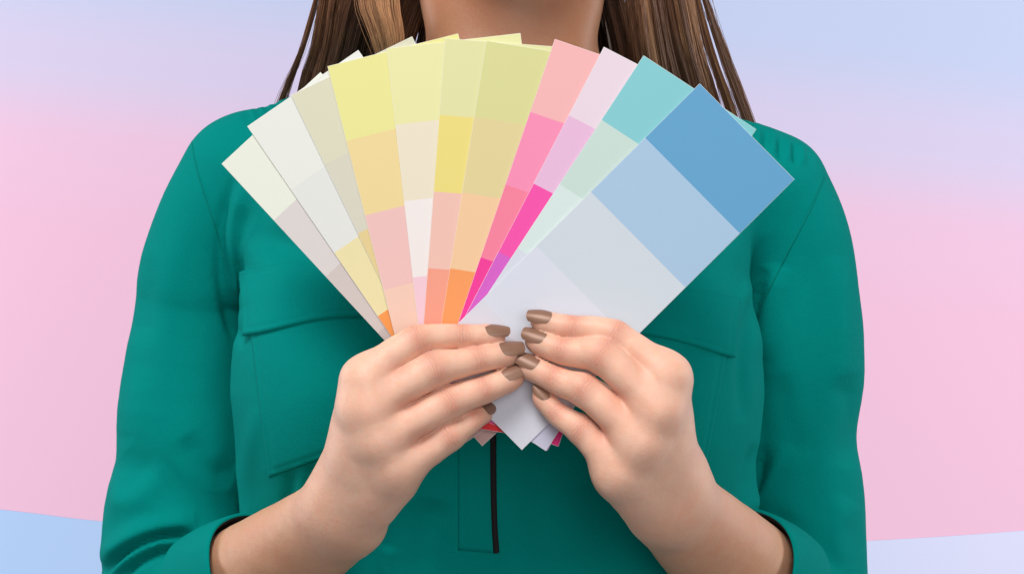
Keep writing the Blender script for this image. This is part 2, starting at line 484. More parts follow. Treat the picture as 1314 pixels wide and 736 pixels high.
def build_hand(key):
    H = HANDS[key]; side = H['side']
    wa = P(*H['wristA']); wb = P(*H['wristB']); el = P(*H['elbow']); wc = (wa + wb) / 2
    H['wc'] = wc; H['el'] = el
    fing = ('index', 'middle', 'ring', 'little')
    allp = np.vstack([px3(H[f])[0] for f in fing + ('thumb',)] + [wa, wb])
    ax = wc - el; Lf = np.linalg.norm(ax); ax /= Lf
    hemp = el + ax * Lf * 0.40
    lo = np.minimum(allp.min(0) - 0.02, hemp - 0.036); hi = np.maximum(allp.max(0) + 0.02, hemp + 0.036)
    g = Grid(lo, hi, 0.0009)
    # forearm: two bones side by side
    cross = (wa - wb); cross -= ax * (cross @ ax); cross /= np.linalg.norm(cross)
    tab = spline(np.array([(0.25, .0390, .0300), (0.50, .0366, .0282), (0.72, .0322, .0248), (0.88, .0288, .0215), (1.0, .0268, .0195), (1.10, .0252, .0175)]), 10)
    sl, x, y, z = g.sub(np.minimum(el, wc) - .06, np.maximum(el, wc) + .06)
    e2 = np.cross(ax, cross)
    X, Y, Z = x - el[0], y - el[1], z - el[2]
    t = (X * ax[0] + Y * ax[1] + Z * ax[2]) / Lf
    u = X * cross[0] + Y * cross[1] + Z * cross[2]; v = X * e2[0] + Y * e2[1] + Z * e2[2]
    ha = np.interp(t, tab[:, 0], tab[:, 1]); hb = np.interp(t, tab[:, 0], tab[:, 2])
    dd = (np.sqrt((u / ha) ** 2 + (v / hb) ** 2) - 1) * hb
    dd = smax(dd, (t - 1.06) * Lf, 0.012)
    palm = g.full(); palm[sl] = dd.astype(np.float32)
    del X, Y, Z, t, u, v, ha, hb, dd
    # metacarpals
    mcp = [px3(H[f])[0][0] for f in fing]; mr = [px3(H[f])[1][0] for f in fing]
    for k, f in enumerate(fing):
        c0 = wa + (wb - wa) * (0.12 + 0.25 * k)
        mid = c0 * 0.5 + mcp[k] * 0.5 + np.array([0, -0.0035, 0])
        sp = spline(np.array([list(c0) + [0.0105], list(mid) + [0.0112], list(mcp[k]) + [mr[k] * 1.0]]), 5)
        palm = smin(palm, chain(g, sp[:, :3], sp[:, 3], 0.03), 0.017)
    # palm body behind the metacarpals
    for a, b, r in ((wc + np.array([0, .006, 0]), (mcp[0] + mcp[1]) / 2 + np.array([0, .012, 0]), .0115),
                    (wc + np.array([0, .006, 0]), (mcp[2] + mcp[3]) / 2 + np.array([0, .010, 0]), .0115)):
        palm = smin(palm, chain(g, [a, b], [r + .001, r], 0.022), 0.010)
    hp = np.array([P(*q) for q in H['heel']])
    palm = smin(palm, chain(g, hp, [.0110, .0112, .0095], 0.034), 0.014)
    for a, b in zip(mcp[:-1], mcp[1:]):     # flesh between the knuckles
        palm = smin(palm, chain(g, [a + np.array([0, .001, 0]), b + np.array([0, .001, 0])], [.0106, .0106], 0.024), 0.010)
    pr = [px3(H[f])[0] for f in fing]
    for a, b in zip(pr[:-1], pr[1:]):       # webs at the finger roots
        palm = smin(palm, chain(g, [a[0] * .62 + a[1] * .38 + np.array([0, .0035, 0]), b[0] * .62 + b[1] * .38 + np.array([0, .0035, 0])], [.0072, .0072], 0.02), 0.008)
    tp, tr = px3(H['thumb']); sp = spline(np.column_stack([tp, tr]), 5)
    th0 = chain(g, [wc + np.array([0, .004, 0]), tp[0]], [0.014, 0.014], 0.022)
    palm = smin(palm, th0, 0.014)
    res = smin(palm, chain(g, sp[:, :3], sp[:, 3]), 0.008)
    joints = []
    for f in fing:
        p, r = px3(H[f]); sp = spline(np.column_stack([p, r]), 6)
        F = chain(g, sp[:, :3], sp[:, 3])
        # finger pad
        pad = p[5] * 0.6 + p[6] * 0.4 + np.array([0, 0.0012, 0])
        F = smin(F, ball(g, pad, r[5] * 0.86), 0.004)
        # knuckle over the middle joint, slightly proud
        F = smin(F, ball(g, p[2] + np.array([0, -0.0012, 0.0004]), r[2] * 0.93), 0.004)
        cmb = smin(palm, F, 0.0075)
        # crotch: no smoothing between neighbouring fingers
        res = smin(res, cmb, 0.0006)
        joints += [(f, p[2], p[3] - p[1], r[2], 1.0), (f, p[4], p[5] - p[3], r[4], 0.75)]
        ro = math.radians(H['roll'][f])
        NAILS.append((key, f, p, r, ro))
    for k in range(4):      # knuckle heads
        res = smin(res, ball(g, mcp[k] + np.array([0, -0.0005, 0.001]), mr[k] * 0.88), 0.012)
    # tendons on the back of the hand
    for k in range(4):
        c0 = wa + (wb - wa) * (0.25 + 0.18 * k) + np.array([0, -0.0105, 0])
        res = smin(res, chain(g, [c0, mcp[k] + np.array([0, -0.0085, 0])], [.0022, .0028], 0.012), 0.008)
    # wrist bone
    res = smin(res, ball(g, wb + (el - wc) / Lf * 0.012 + np.array([0, -0.006, 0]), 0.0075, m=0.02), 0.014)
    cut = None
    x, y, z = g.xyz()
    # cut at the sleeve end, inside the cuff
    dcut = ((el[0] + ax[0] * Lf * 0.42) - x) * ax[0] + ((el[1] + ax[1] * Lf * 0.42) - y) * ax[1] + ((el[2] + ax[2] * Lf * 0.42) - z) * ax[2]
    res = np.maximum(res, dcut.astype(np.float32))
    V, Q = surface_nets(res, g)
    V = smooth_mesh(V, Q, 1, 0.35)
    al = (V - wc) @ (-ax)
    V = relax(V, Q, np.clip((al + 0.056) / 0.03, 0, 1), 70)
    N = v_normals(V, Q)
    V = V + N * (value_noise(V, 70, 3) * 0.00025 + value_noise(V, 160, 4) * 0.00010)[:, None]
    red = np.zeros(len(V)); ju = np.zeros(len(V)); jm = np.zeros(len(V))
    dors = np.clip((-N[:, 1] * 0.8 + N[:, 2] * 0.5 - 0.05) / 0.5, 0, 1)
    for f, c, d, r, wgt in joints:
        d = d / np.linalg.norm(d); q = V - c; u = q @ d
        lat = np.linalg.norm(q - u[:, None] * d, axis=1)
        near = (lat < r * 1.28) & (np.abs(u) < 0.012)
        m = np.exp(-(u / 0.0036) ** 2) * near * dors * wgt
        s = m > jm
        ju[s] = u[s] * 1000; jm[s] = m[s]
        red = np.maximum(red, 0.75 * np.exp(-(u / 0.006) ** 2) * near * dors)
    for f in fing:
        p, r = px3(H[f])
        red = np.maximum(red, 0.75 * np.exp(-(np.linalg.norm(V - p[6], axis=1) / 0.010) ** 2))
        red = np.maximum(red, 0.5 * np.exp(-(np.linalg.norm(V - p[0], axis=1) / 0.012) ** 2) * dors)
    # redder skin in the clefts between fingers
    for a, b in zip(fing[:-1], fing[1:]):
        pa, pb = px3(H[a])[0], px3(H[b])[0]
        c = (pa[1] + pb[1]) / 2
        red = np.maximum(red, 0.8 * np.exp(-(np.linalg.norm((V - c) * np.array([1, .7, 1]), axis=1) / 0.009) ** 2))
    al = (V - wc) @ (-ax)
    tan_shade = np.clip((al + 0.065) / 0.125, 0, 1)  # forearm colour darkens past the wrist: part tan, part painted shading
    tan_shade = tan_shade * tan_shade * (3 - 2 * tan_shade)
    off = sum(len(v) for v in BODY_V)
    BODY_V.append(V); BODY_Q.append(Q + off)
    for k, v in (('red', red), ('tan', tan_shade * 0.44), ('joint_u', ju), ('joint_m', jm)): ATTR[k].append(v)
    HEM[key] = (el, ax, Lf, cross)
build_hand('west'); build_hand('east')

# ---- torso, shared by body and blouse
CX = P(640, 0)[0]
zt_x = [150, 215, 243, 262, 300, 370, 450, 540, 600, 657, 715, 790, 860, 940, 985, 1030, 1062, 1090, 1160]
zt_y = [300, 205, 172, 154, 142, 120, 102, 90, 84, 82, 86, 98, 116, 139, 155, 182, 209, 246, 330]
lf_p = [100, 190, 280, 350, 430, 500, 600, 700, 800, 1000]
lf_w = [330, 350, 330, 322, 325, 332, 332, 325, 315, 310]
lf_f = [-.060, -.072, -.088, -.100, -.110, -.112, -.104, -.096, -.092, -.09]
lf_b = [.085, .095, .10, .10, .10, .10, .095, .09, .09, .09]
ARM = {'west': [(306, 226, 70), (286, 268, 75), (268, 312, 77), (252, 361, 78), (247, 400, 77), (236, 530, 86), (234, 600, 88), (224, 660, 93), (222, 750, 92), (224, 812, 84)],
       'east': [(991, 246, 73), (1014, 298, 73), (1026, 350, 74), (1031, 420, 77), (1030, 490, 78), (1022, 560, 79), (1027, 640, 83), (1034, 736, 83), (1036, 812, 80)]}
def torso_field(g):
    x, y, z = g.xyz()
    py = (368 - g.ax[2] * PPM)
    a = np.interp(py, lf_p, lf_w) / PPM; f = np.interp(py, lf_p, lf_f); b = np.interp(py, lf_p, lf_b)
    a = a[None, None, :]; yc = ((f + b) / 2)[None, None, :]; hb = ((b - f) / 2)[None, None, :]
    q = (np.abs((x - CX) / a) ** 2.5 + np.abs((y - yc) / hb) ** 2.5) ** 0.4
    d = (q - 1) * hb
    # bust
    for c in (P(470, 480, -.075), P(800, 480, -.075)):
        e = np.sqrt(((x - c[0]) / 1.25) ** 2 + (y - c[1]) ** 2 + ((z - c[2]) / 1.35) ** 2) - 0.052
        d = smin(d, e, 0.05)
    pxs = 657 + g.ax[0] * PPM
    zt = (368 - np.interp(pxs, zt_x, zt_y)) / PPM
    top = z - (zt[:, None, None] - ((y - 0.022) / 0.085) ** 2 * 0.055)
    return smax(d, top * 0.85, 0.022).astype(np.float32)
def arm_field(g, key, grow=0.0):
    rows = ARM[key]
    pts = np.array([[*P(a, b, 0.012 + 0.03 * i / (len(rows) - 1)), r / PPM + grow] for i, (a, b, r) in enumerate(rows)])
    sp = spline(pts, 4)
    F = chain(g, sp[:, :3], sp[:, 3], 0.06)
    return F

# ---- body core: head, neck, trunk and upper arms under the blouse
gb = Grid((-0.30, -0.15, -0.30), (0.30, 0.15, 0.60), 0.004)
core = torso_field(gb) + 0.007
for k in ('west', 'east'):
    el, ax, Lf, cross = HEM[k]
    a = arm_field(gb, k, -0.010)
    a = smin(a, chain(gb, [el, el + ax * Lf * 0.46], [0.034, 0.024], 0.03), 0.02)
    core = smin(core, a, 0.01)
nx = P(657, 0)[0]
zz = lambda py: (368 - py) / PPM
neck = chain(gb, [(nx, .028, zz(190)), (nx, .030, zz(60)), (nx, .032, zz(-90))], [.064, .0545, .053], 0.06)
for s in (-1, 1):   # neck muscles
    neck = smin(neck, chain(gb, [(nx + s * .020, -.022, zz(150)), (nx + s * .044, .010, zz(0)), (nx + s * .055, .03, zz(-100))], [.010, .013, .014], 0.03), 0.02)
core = smin(core, neck, 0.035)
hz = zz(-265)
head = ball(gb, (nx, .025, hz + .035), 0.1, (.76, .96, .90), 0.05)
head = smin(head, ball(gb, (nx, -.012, hz - .035), 0.1, (.60, .66, .80), 0.05), 0.04)
head = smin(head, ball(gb, (nx, -.052, zz(-72)), 0.022, (1.1, 1, .9), 0.04), 0.03)
head = smin(head, chain(gb, [(nx, -.074, hz + .01), (nx, -.094, hz - .028)], [.007, .011], 0.02), 0.012)
for s in (-1, 1):
    head = smin(head, ball(gb, (nx + s * .077, .03, hz - .005), 0.02, (.4, .8, 1.5), 0.02), 0.006)
    head = smax(head, -(ball(gb, (nx + s * .032, -.088, hz + .008), 0.014, (1.3, 1, .8), 0.03)), 0.012)
head = smin(head, ball(gb, (nx, -.076, hz - .062), 0.010, (2.0, .8, .9), 0.02), 0.008)
core = smin(core, head, 0.018)
V, Q = surface_nets(core, gb); V = smooth_mesh(V, Q, 2, 0.5)
off = sum(len(v) for v in BODY_V)
BODY_V.append(V); BODY_Q.append(Q + off)
n = len(V)
ATTR['red'].append(np.zeros(n)); ATTR['tan'].append(np.full(n, 0.84)); ATTR['joint_u'].append(np.zeros(n)); ATTR['joint_m'].append(np.zeros(n))  # neck skin coloured darker to stand in for chin shade
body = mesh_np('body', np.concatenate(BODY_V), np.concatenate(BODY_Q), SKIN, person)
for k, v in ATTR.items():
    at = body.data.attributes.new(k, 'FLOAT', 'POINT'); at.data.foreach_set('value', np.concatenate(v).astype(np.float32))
body['label'] = 'bare neck, forearms and hands with fair skin'

# ---- fingernails
def nail(p, r, roll, f):
    d = p[6] - p[4]; L = np.linalg.norm(d); d /= L
    n0 = np.array([0, -1, 0.0]); n0 -= d * (n0 @ d); n0 /= np.linalg.norm(n0)
    up = np.array([0, 0, 1.0]); up -= d * (up @ d); up -= n0 * (up @ n0); up /= np.linalg.norm(up)
    n = math.cos(roll) * n0 + math.sin(roll) * up
    b = np.cross(d, n)
    tip = p[6] + d * r[6]
    ln = 0.0148 if f != 'little' else 0.0120
    half = math.radians(48)
    nu, nv = 15, 19
    V = np.zeros((2, nv, nu, 3))
    for j in range(nv):
        v = j / (nv - 1)
        for i in range(nu):
            u = -1 + 2 * i / (nu - 1)
            # outline: rounded cuticle at v = 0, squared oval free edge at v = 1
            s0 = 0.0030 * (1 - math.sqrt(max(0, 1 - (abs(u) * 0.97) ** 2)))
            s1 = 0.0021 * abs(u) ** 3.2
            s = s0 + (ln - s0 - s1) * v
            wv = 1 - 0.10 * (1 - v) ** 2 + 0.06 * v ** 3
            ph = half * u * wv
            rr = r[5] * 1.005 + 0.00015 - 0.0012 * v ** 2
            ctr = tip + d * (s - ln + 0.0022)
            # follow the finger axis at that station
            t = np.clip(((ctr - p[5]) @ d) / max(1e-6, (p[6] - p[5]) @ d), -1.5, 1)
            axp = p[5] + (p[6] - p[5]) * t if t > 0 else p[5] + (p[5] - p[4]) / np.linalg.norm(p[5] - p[4]) * ((ctr - p[5]) @ d)
            rk = rr if t > 0 else rr + (r[4] - r[5]) * min(1, -t * np.linalg.norm(p[6] - p[5]) / np.linalg.norm(p[5] - p[4]))
            base = ctr + (axp - ctr) - d * ((axp - ctr) @ d)
            lift = 0.00025 * (1 - (2 * v - 1) ** 2)
            q = base + (rk + lift) * (math.cos(ph) * n + math.sin(ph) * b)
            V[0, j, i] = q; V[1, j, i] = q - 0.0006 * (math.cos(ph) * n + math.sin(ph) * b)
    ix = lambda k, j, i: k * nv * nu + j * nu + i
    F = []
    for j in range(nv - 1):
        for i in range(nu - 1):
            F.append((ix(0, j, i), ix(0, j + 1, i), ix(0, j + 1, i + 1), ix(0, j, i + 1)))
            F.append((ix(1, j, i), ix(1, j, i + 1), ix(1, j + 1, i + 1), ix(1, j + 1, i)))
    W = [q for q in V.reshape(-1, 3)]
    loop = [(0, i) for i in range(nu)] + [(j, nu - 1) for j in range(1, nv)] + [(nv - 1, i) for i in range(nu - 2, -1, -1)] + [(j, 0) for j in range(nv - 2, 0, -1)]
    b0 = len(W); m = len(loop)
    for j, i in loop: W += [V[0, j, i], V[1, j, i]]
    for k in range(m):
        k2 = (k + 1) % m
        F.append((b0 + 2 * k, b0 + 2 * k2, b0 + 2 * k2 + 1, b0 + 2 * k + 1))
    return np.array(W), np.array(F)
for key, f, p, r, ro in NAILS:
    V, F = nail(p, r, ro, f)
    mesh_np('fingernail', V, F, NAIL, body)

# ------------------------------------------------------------------ blouse
gc = Grid((-0.285, -0.16, -0.26), (0.255, 0.14, 0.165), 0.0022)
T = torso_field(gc)
arms = {}
x, y, z = gc.xyz()
kk = np.interp(368 - gc.ax[2] * PPM, [300, 430], [0.022, 0.004])[None, None, :].astype(np.float32)
cloth = T
for k in ('west', 'east'):
    el, ax, Lf, cross = HEM[k]
    a = arm_field(gc, k)
    fr = chain(gc, spline(np.array([[*el, .0415], [*(el + ax * Lf * .28), .041], [*(el + ax * Lf * .50), .0365]]), 4)[:, :3],
               spline(np.array([[.0415], [.041], [.0365]]), 4)[:, 0], 0.05)
    end = el + ax * Lf * 0.485
    fr = np.maximum(fr, ((x - end[0]) * ax[0] + (y - end[1]) * ax[1] + (z - end[2]) * ax[2]).astype(np.float32))
    a = smin(a, fr, 0.018)
    arms[k] = a
    cloth = smin(cloth, a, kk)
V, Q = surface_nets(cloth, gc)
V = smooth_mesh(V, Q, 2, 0.5)
N = v_normals(V, Q)
s_ = DIST / (DIST + V[:, 1]) * PPM
PXV = np.stack([657 + V[:, 0] * s_, 368 - V[:, 2] * s_], 1)
def stroke(pts, sig, amp, skew=0.0, taper=True):
    """Fold along a polyline on the front of the cloth: distance-based ridge (+) or valley (-), in mm."""
    p = spline(np.array(pts, float), 6)
    best = np.full(len(PXV), 1e9); sgn = np.zeros(len(PXV)); tt = np.zeros(len(PXV))
    for i in range(len(p) - 1):
        a, b = p[i], p[i + 1]; d = b - a
        t = np.clip(((PXV - a) @ d) / (d @ d + 1e-9), 0, 1)
        e = PXV - a - t[:, None] * d
        dd = np.hypot(e[:, 0], e[:, 1]); s = dd < best
        best[s] = dd[s]; sgn[s] = np.sign(d[0] * e[s, 1] - d[1] * e[s, 0]); tt[s] = (i + t[s]) / (len(p) - 1)
    sg = np.where(sgn > 0, sig * (1 + skew), sig * (1 - skew))
    w_ = np.exp(-(best / sg) ** 2)
    if taper: w_ = w_ * np.clip(np.minimum(tt, 1 - tt) * 5, 0, 1) ** 0.7
    return w_ * amp * 1.5 / 1000 * np.clip(-N[:, 1] * 2 + 0.3, 0, 1)
disp = value_noise(V, 16, 21) * 0.0011 + value_noise(V * np.array([1, 1, .5]), 34, 22) * 0.0009 + value_noise(V * np.array([1, 1, .7]), 62, 23) * 0.00028
for st in [
    # viewer-left chest drape beside the armhole
    ([(322, 225), (304, 285), (302, 345), (310, 395)], 17, 4.2, 0.0),
    ([(304, 225), (286, 285), (284, 350), (296, 410), (314, 445)], 8, -3.0, 0.0),
    ([(440, 326), (385, 318), (325, 300)], 22, -4.6, 0.0),
    ([(380, 275), (345, 300), (320, 340)], 22, 1.5, 0.0),
    # below the pocket
    ([(375, 600), (372, 640), (368, 690)], 9, -2.0, 0.0),
    ([(400, 590), (398, 630), (390, 690)], 8, -1.6, 0.0),
    ([(330, 520), (318, 580), (310, 640), (306, 690)], 11, 1.3, 0.0),
    # viewer-left sleeve
    ([(160, 580), (200, 612), (260, 640), (320, 640)], 26, -2.2, 0.0),
    ([(132, 735), (165, 706), (205, 688), (252, 684)], 5.5, -5.5, 0.0),
    ([(130, 722), (160, 694), (205, 674), (255, 668)], 13, 3.2, 0.0),
    ([(148, 745), (185, 716), (236, 695)], 5, -4.5, 0.0),
    ([(140, 738), (178, 704), (235, 690)], 6, 2.2, 0.0),
    ([(236, 560), (262, 600), (300, 612)], 18, -2.0, 0.0),
    ([(190, 330), (182, 420), (178, 500)], 14, -1.2, 0.0),
    ([(1075, 330), (1082, 420), (1078, 500)], 15, 1.4, 0.0),
    ([(1000, 480), (1010, 540), (1030, 590)], 18, -1.6, 0.0),
    ([(180, 420), (172, 480), (165, 560)], 20, 1.5, 0.0),
    ([(140, 640), (170, 640), (215, 600)], 16, 1.8, 0.0),
    # viewer-right chest and sleeve
    ([(985, 345), (965, 400), (955, 450), (953, 540)], 9, -3.0, 0.0),
    ([(1000, 340), (985, 400), (975, 460)], 16, 2.4, 0.0),
    ([(905, 330), (940, 350), (965, 370)], 20, -2.0, 0.0),
    ([(955, 655), (985, 625), (1010, 570)], 12, 3.0, 0.0),
    ([(945, 650), (962, 620), (975, 570)], 12, -3.0, 0.0),
    ([(985, 660), (1030, 690), (1075, 740)], 14, -3.0, 0.0),
    ([(1090, 640), (1070, 680), (1080, 736)], 18, 2.0, 0.0),
    ([(1085, 480), (1095, 540), (1085, 600)], 16, -2.0, 0.0),
    # front body
    ([(700, 590), (705, 650), (700, 740)], 30, 2.0, 0.0),
    ([(760, 620), (770, 680), (770, 740)], 24, -2.5, 0.0),
    ([(560, 640), (552, 690), (550, 740)], 20, -2.0, 0.0),
    ([(500, 700), (496, 720), (494, 745)], 10, 1.5, 0.0),
]:
    disp = disp + stroke(*st)
# gathers under the shoulder yoke
for cx, cy, dx, dy in ((316, 142, 7, 22), (328, 138, 6, 22), (340, 134, 6, 22), (352, 130, 6, 22),
                       (965, 160, -3, 26), (985, 168, -2, 28), (1003, 178, 0, 28), (1020, 186, 2, 26)):
    disp = disp + stroke([(cx, cy), (cx + dx * .5, cy + dy * .5), (cx + dx, cy + dy)], 5.0, -1.0 if cx < 600 else -1.5)
    disp = disp + stroke([(cx + 7, cy - 2), (cx + 7 + dx * .5, cy + dy * .5), (cx + 7 + dx, cy + dy)], 4.5, 1.6)
V = V + N * disp[:, None]
N = v_normals(V, Q)
# split sleeves from the body panel along the armholes; open the neckline
aw = sample(arms['west'], gc, V); ae = sample(arms['east'], gc, V); tf = sample(T, gc, V)
fc = lambda a: a[Q].mean(1)
cpx = PXV[Q].mean(1); cpy = cpx[:, 1]; cxx = cpx[:, 0]
west_line = np.interp(cpy, [120, 180, 250, 310, 400, 450], [240, 246, 263, 285, 305, 322])
east_line = np.interp(cpy, [120, 210, 260, 350, 440], [1066, 1062, 1044, 1000, 955])
is_w = np.where(cpy < 450, (cxx < west_line) & (cxx < 400), (fc(aw) < fc(tf)) & (cxx < 640))
is_e = np.where(cpy < 440, (cxx > east_line) & (cxx > 900), (fc(ae) < fc(tf)) & (cxx > 640))
neckhole = ((cpx[:, 0] - 657) / 128) ** 2 + ((cpx[:, 1] - 60) / 120) ** 2 < 1
neckhole &= V[Q][:, :, 1].mean(1) < 0.09
def submesh(name, mask, parent):
    q = Q[mask]; u, inv = np.unique(q.ravel(), return_inverse=True)
    o = mesh_np(name, V[u], inv.reshape(-1, 4), CLOTH, parent)
    o.data.normals_split_custom_set_from_vertices([tuple(nn) for nn in N[u]])
    return o
blouse = submesh('blouse', ~is_w & ~is_e & ~neckhole, person)
blouse['label'] = 'teal crepe blouse with chest pockets and black-edged placket'
for msk in (is_w, is_e): submesh('sleeve', msk, blouse)

bvh = BVHTree.FromPolygons([tuple(v) for v in V], [tuple(q) for q in Q.tolist()])
CAMP = Vector((0, -DIST, 0))
def on_cloth(px, py, lift=0.0):
    d = (Vector(P(px, py, 0)) - CAMP).normalized()
    h, n, i, dist = bvh.ray_cast(CAMP, d)
    if h is None:
        c = Vector((CX, 0.0, 0.0)); q = Vector(P(px, py, 0.02))
        h, n, i, dist = bvh.find_nearest(q)
    nn = N[Q[i]].mean(0)
    return np.array(h) + nn * lift, nn

def patch(name, quad, thick, nu, nv, parent, mat=CLOTH, edge=0.06, bottom_lift=0.0, wob=0.0, soft=3):
    """A sewn-on piece of cloth following the blouse; quad = TL, TR, BR, BL in px."""
    TL, TR, BR, BL = [np.array(c, float) for c in quad]
    A = np.zeros((nv, nu, 3)); NN = np.zeros((nv, nu, 3)); uvs = np.zeros((nv, nu, 2))
    for j in range(nv):
        v = j / (nv - 1)
        for i in range(nu):
            u = i / (nu - 1)
            c = (TL * (1 - u) + TR * u) * (1 - v) + (BL * (1 - u) + BR * u) * v
            c = c + np.array([0, wob * math.sin(u * 7.0 + 1) * v])
            A[j, i], NN[j, i] = on_cloth(*c)
            uvs[j, i] = u, v
    for _ in range(soft):       # a second layer bridges the small folds beneath
        B = A.copy()
        B[1:-1, 1:-1] = (A[:-2, 1:-1] + A[2:, 1:-1] + A[1:-1, :-2] + A[1:-1, 2:] + 2 * A[1:-1, 1:-1]) / 6
        A = B
    u, v = uvs[..., 0], uvs[..., 1]
    e = np.minimum(np.minimum(u, 1 - u) * np.linalg.norm(TR - TL), np.minimum(v, 1 - v) * np.linalg.norm(BL - TL))
    prof = np.clip(e / 3.5, 0, 1) ** 0.5
    rim = 0.0007 * np.exp(-((e - 7) / 3.0) ** 2)        # topstitched edge is slightly puckered
    off = thick * (0.35 + 0.65 * prof) + bottom_lift * v ** 3 - rim
    top = A + NN * off[..., None]; bot = A - NN * 0.0015
    W = np.concatenate([top.reshape(-1, 3), bot.reshape(-1, 3)])
    ix = lambda k, j, i: k * nv * nu + j * nu + i
    F = []
    for j in range(nv - 1):
        for i in range(nu - 1):
            F.append((ix(0, j, i), ix(0, j + 1, i), ix(0, j + 1, i + 1), ix(0, j, i + 1)))
    for j in range(nv - 1):
        F.append((ix(0, j, 0), ix(1, j, 0), ix(1, j + 1, 0), ix(0, j + 1, 0)))
        F.append((ix(0, j, nu - 1), ix(0, j + 1, nu - 1), ix(1, j + 1, nu - 1), ix(1, j, nu - 1)))
    for i in range(nu - 1):
        F.append((ix(0, 0, i), ix(0, 0, i + 1), ix(1, 0, i + 1), ix(1, 0, i)))
        F.append((ix(0, nv - 1, i), ix(1, nv - 1, i), ix(1, nv - 1, i + 1), ix(0, nv - 1, i + 1)))
    return mesh_np(name, W, F, mat, parent)

def seam(name, pts, rad, lift, parent, mat=THREAD):
    p = spline(np.array(pts, float), 10)
    q = np.array([on_cloth(a, b, lift)[0] for a, b in p])
    V_, F_ = tube(q, rad, 6)
    return mesh_np(name, V_, F_, mat, parent)

# pockets with flaps
patch('pocket', [(319, 400), (486, 385), (500, 556), (345, 612)], .0016, 60, 70, blouse)
patch('pocket_flap', [(307, 348), (482, 322), (492, 402), (317, 429)], .0026, 64, 40, blouse, bottom_lift=.0024, wob=2.5)
patch('pocket', [(782, 400), (938, 420), (906, 592), (792, 560)], .0016, 60, 70, blouse)
patch('pocket_flap', [(785, 345), (949, 384), (939, 457), (778, 420)], .0026, 64, 40, blouse, bottom_lift=.0022, wob=2.0)
# front placket with black edging
patch('placket', [(588, 200), (633, 200), (634, 709), (588, 705)], .0011, 16, 90, blouse, soft=1)
seam('placket_trim', [(634, 200), (635, 420), (633, 560), (634, 660), (637, 708)], .0019, .0006, blouse, DARK)
# armhole and yoke seams
seam('seam', [(246, 182), (252, 215), (263, 252), (276, 290), (287, 330)], .00045, .0000, blouse)
seam('seam', [(1058, 226), (1040, 268), (1012, 322), (990, 366), (978, 392)], .00045, .0000, blouse)
# neckline binding
ring = [on_cloth(657 + 126 * math.sin(a), 60 + 119 * math.cos(a), 0.0005)[0] for a in np.linspace(-1.2, 1.2, 40)]
V_, F_ = tube(ring, .0028, 8); mesh_np('collar', V_, F_, CLOTH, blouse)

# cuffs, turned back round the forearms
def cuff(key):
    el, ax, Lf, cross = HEM[key]
    e1 = cross; e2 = np.cross(ax, e1)
    nt_, na = 22, 72
    rows = []
    # outside from sleeve to hem, over the lip, back inside
    prof = []
    for i in range(nt_):
        t = i / (nt_ - 1); prof.append((0.335 + t * 0.215, .0445 - .0060 * t + .0012 * math.sin(t * 3.1)))
    prof += [(0.5525, .0380), (0.553, .0371), (0.551, .0364)]
    n_out = len(prof)
    for t, r in prof:
        ring = []
        for k in range(na):
            a = 2 * math.pi * k / na
            wob = 1 + 0.018 * math.sin(3 * a + 5 * t) + 0.012 * math.sin(5 * a + 1.3)
            rr = r * wob * (1.03 if True else 1)
            ring.append(el + ax * Lf * (t + 0.012 * math.sin(2 * a + 0.6)) + rr * (math.cos(a) * e1 * 1.03 + math.sin(a) * e2 * 0.97))
        rows.append(ring)
    W = np.array(rows).reshape(-1, 3)
    F = [(i * na + k, i * na + (k + 1) % na, (i + 1) * na + (k + 1) % na, (i + 1) * na + k) for i in range(len(rows) - 1) for k in range(na)]
    c = mesh_np('cuff', W, F, CLOTH, blouse)
    rows = []
    for t, r in [(0.5508, .0365), (0.549, .0358), (0.53, .0352), (0.47, .034)]:
        ring = []
        for k in range(na):
            a = 2 * math.pi * k / na
            wob = 1 + 0.018 * math.sin(3 * a + 5 * .55) + 0.012 * math.sin(5 * a + 1.3)
            ring.append(el + ax * Lf * (t + 0.012 * math.sin(2 * a + 0.6)) + r * 1.03 * wob * (math.cos(a) * e1 * 1.03 + math.sin(a) * e2 * 0.97))
        rows.append(ring)
    W = np.array(rows).reshape(-1, 3)
    F = [(i * na + k, (i + 1) * na + k, (i + 1) * na + (k + 1) % na, i * na + (k + 1) % na) for i in range(len(rows) - 1) for k in range(na)]
    mesh_np('cuff_lining', W, F, DARK, blouse)
cuff('west'); cuff('east')

